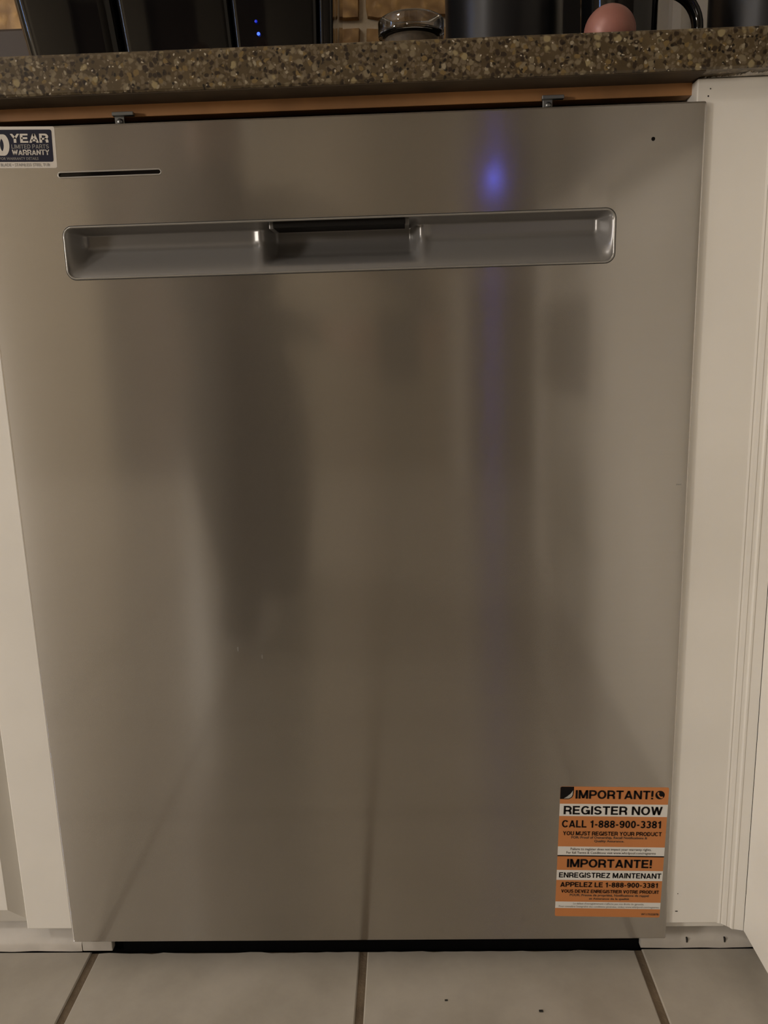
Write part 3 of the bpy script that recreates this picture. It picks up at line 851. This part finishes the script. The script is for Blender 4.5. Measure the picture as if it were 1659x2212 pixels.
# brown board against the splashback
bd = obj('cutting_board', box(-0.42, -0.09, 0.560, 0.592, CT, 1.050, 0.004), M['trimwood'])
tag(bd, 'dark brown wooden board behind the black appliance at far left', 'board')

# glass jar
jr = thing('glass_jar', 'small clear glass jar near the front edge of the worktop', 'jar', (0.3685, 0.068, CT))
jx, jy = 0.3685, 0.068
obj('body', lathe([(0, CT), (0.0225, CT), (0.0245, CT + 0.002), (0.0245, CT + 0.022), (0.0235, CT + 0.0255), (0, CT + 0.0255)], jx, jy, 40), M['jarfill'], jr, True)
soft(obj('lid', lathe([(0, 0.8572), (0.0265, 0.8572), (0.0285, 0.8582), (0.0290, 0.8600), (0.0290, 0.8700), (0.0284, 0.8716), (0.0265, 0.8728), (0.0262, 0.8715), (0.0256, 0.8640), (0.0245, 0.8618), (0, 0.8618)], jx, jy, 56), M['glass'], jr), 50)

# canisters
def canister(x, y, r, h, label, m):
    t = thing('canister', label, 'canister', (x, y, CT))
    soft(obj('body', lathe([(0, CT), (r - 0.004, CT), (r, CT + 0.004), (r, CT + h), (r - 0.004, CT + h + 0.001), (0, CT + h + 0.001)], x, y, 72), M[m], t), 40)
    soft(obj('lid', lathe([(0, CT + h + 0.001), (r + 0.001, CT + h + 0.001), (r + 0.001, CT + h + 0.018), (r - 0.006, CT + h + 0.024), (0, CT + h + 0.026)], x, y, 72), M['satin'], t), 40)
    soft(obj('knob', lathe([(0, CT + h + 0.025), (0.008, CT + h + 0.025), (0.006, CT + h + 0.034), (0.014, CT + h + 0.044), (0.010, CT + h + 0.052), (0, CT + h + 0.053)], x, y, 32), M['satin'], t), 40)
canister(0.4640, 0.195, 0.0590, 0.17, 'wide satin black canister right of the clear glass jar', 'satin')
canister(0.7330, 0.200, 0.0600, 0.16, 'black canister right of the mug at the far right', 'satin')

# coffee maker far back
cm = thing('coffee_maker', 'tall black coffee maker behind the mug and pink ball', 'coffee maker', (0.6, 0.4, CT))
obj('body', box(0.548, 0.668, 0.400, 0.48, CT, 1.16, 0.008), M['satin'], cm)
obj('base', box(0.548, 0.668, 0.300, 0.3995, CT, CT + 0.03, 0.005), M['satin'], cm)
obj('head', box(0.548, 0.668, 0.300, 0.3995, 1.05, 1.16, 0.008), M['satin'], cm)

# mug
mg = thing('mug', 'glossy black mug with a round handle near the right corner', 'mug', (0.5690, 0.150, CT))
soft(obj('body', lathe([(0, CT), (0.031, CT), (0.034, CT + 0.003), (0.0355, CT + 0.03), (0.0365, CT + 0.100), (0.0352, CT + 0.1015), (0.0335, CT + 0.100), (0.0325, CT + 0.02), (0.0, CT + 0.012)], 0.5690, 0.150, 72), M['gloss'], mg), 40)
hpth = []
for i in range(25):
    a = math.radians(110 - 220 * i / 24)
    hpth.append((0.6130 + 0.0330 * math.cos(a) - 0.002, 0.150, 0.8830 + 0.0330 * math.sin(a)))
hpth = [(0.6030, 0.150, 0.9185)] + hpth[1:-1] + [(0.6020, 0.150, 0.8505)]
soft(obj('handle', tube(hpth, 0.0052, n=14, flat=1.5), M['gloss'], mg), 60)

# ball
b = bmesh.new(); bmesh.ops.create_uvsphere(b, u_segments=40, v_segments=28, radius=0.0219)
for v in b.verts: v.co += Vector((0.5395, 0.058, CT + 0.0218))
tag(obj('ball', b, M['copper'], None, True), 'smooth pinkish copper ball in front of the black mug', 'ball')

# crumbs on the tiles
for (x, y, s, lab) in ((0.3820, -0.0490, 0.0009, 'tiny dark crumb on the middle floor tile, left one'), (0.4710, -0.0625, 0.0012, 'tiny dark crumb on the middle floor tile, right one')):
    tag(obj('crumb', box(x - s * 1.6, x + s * 1.6, y - s, y + s, FL, FL + s, s * 0.3, 1), M['dirt']), lab, 'crumb')

# ------------------------------------------------------------------ far side of the room, seen only as a blur in the steel
mw = thing('microwave', 'dark microwave on the far counter behind the camera', 'microwave', (1.0, -2.9, 0.85))
obj('body', box(0.70, 1.20, -3.08, -2.79, 0.85, 1.35, 0.006), M['satin'], mw)
dot('indicator_light', 0.722, -2.785, 1.20, 0.014, M['led_room'], mw)
sb = thing('side_table', 'pale table against the far wall behind the camera', 'table', (1.0, -2.9, FL))
obj('top', box(0.55, 1.55, -3.095, -2.70, 0.81, 0.85, 0.004), M['white'], sb)
for x in (0.57, 1.49):
    for y in (-3.09, -2.75):
        obj('leg', box(x, x + 0.04, y, y + 0.04, FL, 0.81), M['white'], sb)

# ------------------------------------------------------------------ the photographer, crouching behind the camera (a dark blur in the steel)
def grow(name, joints, edges, root):
    me = bpy.data.meshes.new(name)
    names = list(joints)
    me.from_pydata([(x, y, z) for x, y, z, r, q in joints.values()], [(names.index(a), names.index(b)) for a, b in edges], [])
    o = bpy.data.objects.new(name, me); S.collection.objects.link(o)
    sk = o.modifiers.new('skin', 'SKIN'); sk.use_smooth_shade = True
    for i, n in enumerate(names):
        me.skin_vertices[0].data[i].radius = (joints[n][3], joints[n][4])
        me.skin_vertices[0].data[i].use_root = (n == root)
    ss = o.modifiers.new('sub', 'SUBSURF'); ss.levels = 2
    dg = bpy.context.evaluated_depsgraph_get()
    res = bpy.data.meshes.new_from_object(o.evaluated_get(dg))
    bpy.data.objects.remove(o)
    return res
J = dict(pelvis=(-.02, -1.30, .43, .12, .11), spine=(-.04, -1.25, .60, .11, .10), chest=(-.05, -1.16, .82, .12, .10), collar=(-.04, -1.11, .96, .07, .06),
         neck=(-.03, -1.08, 1.01, .052, .052), head=(-.01, -1.04, 1.10, .070, .080), crown=(-.01, -1.05, 1.19, .072, .082), brow=(.0, -.985, 1.13, .045, .040),
         hipL=(-.10, -1.28, .41, .09, .095), kneeL=(-.05, -.95, .50, .072, .072), ankleL=(-.01, -1.00, .09, .050, .050), toeL=(.0, -.84, .035, .042, .030),
         hipR=(.05, -1.28, .40, .095, .095), kneeR=(.06, -1.02, .08, .062, .062), ankleR=(.05, -1.40, .07, .042, .042), toeR=(.05, -1.47, .045, .034, .034),
         shL=(-.17, -1.11, .90, .058, .058), elL=(-.06, -.94, .70, .042, .042), wrL=(.24, -.83, .63, .029, .024), haL=(.275, -.790, .625, .034, .018),
         shR=(.11, -1.15, .91, .058, .058), elR=(.36, -1.08, .76, .042, .042), wrR=(.42, -.83, .63, .029, .024), haR=(.395, -.790, .625, .034, .018))
for k in range(4):
    J['fl%d' % k] = (.286, -.778 + .004 * k, .585 + .021 * k, .0095, .0095); J['fL%d' % k] = (.316, -.771 + .006 * k, .583 + .021 * k, .008, .008)
    J['fr%d' % k] = (.398, -.778 + .004 * k, .585 + .021 * k, .0095, .0095); J['fR%d' % k] = (.368, -.771 + .006 * k, .583 + .021 * k, .008, .008)
J['tl'] = (.285, -.785, .665, .011, .011); J['tr'] = (.385, -.79, .665, .011, .011)
E_ = [('pelvis', 'spine'), ('spine', 'chest'), ('chest', 'collar'), ('collar', 'neck'), ('neck', 'head'), ('head', 'crown'), ('head', 'brow'),
      ('pelvis', 'hipL'), ('hipL', 'kneeL'), ('kneeL', 'ankleL'), ('ankleL', 'toeL'), ('pelvis', 'hipR'), ('hipR', 'kneeR'), ('kneeR', 'ankleR'), ('ankleR', 'toeR'),
      ('chest', 'shL'), ('shL', 'elL'), ('elL', 'wrL'), ('wrL', 'haL'), ('chest', 'shR'), ('shR', 'elR'), ('elR', 'wrR'), ('wrR', 'haR'), ('haL', 'tl'), ('haR', 'tr')]
for k in range(4):
    E_ += [('haL', 'fl%d' % k), ('fl%d' % k, 'fL%d' % k), ('haR', 'fr%d' % k), ('fr%d' % k, 'fR%d' % k)]
pm = grow('person', J, E_, 'pelvis')
pm.materials.clear()
for k in ('jumper', 'trouser', 'skin', 'hair'): pm.materials.append(M[k])
for f in pm.polygons:
    x, y, z = f.center
    hand = y > -.84 and z > .56 and x > .2
    f.material_index = 2 if (hand or z > .99) else (1 if z < .56 and y < -.80 else 0)
    if z > 1.12 and y < -1.03 or z > 1.22: f.material_index = 3
    f.use_smooth = True
person = bpy.data.objects.new('person', pm); S.collection.objects.link(person)
tag(person, 'person crouching in dark trousers holding up a phone, blurred in the steel', 'person')
ph = thing('phone', 'black phone held in both hands by the crouching person', 'phone', (.335, -.745, .54))
pb = box(-.036, .036, -.004, .004, -.100, .030, .003)
rot = Matrix.Rotation(math.radians(-12), 4, 'X')
for v in pb.verts: v.co = rot @ v.co + Vector((.345, -.7425, .618))
obj('case', pb, M['satin'], ph)
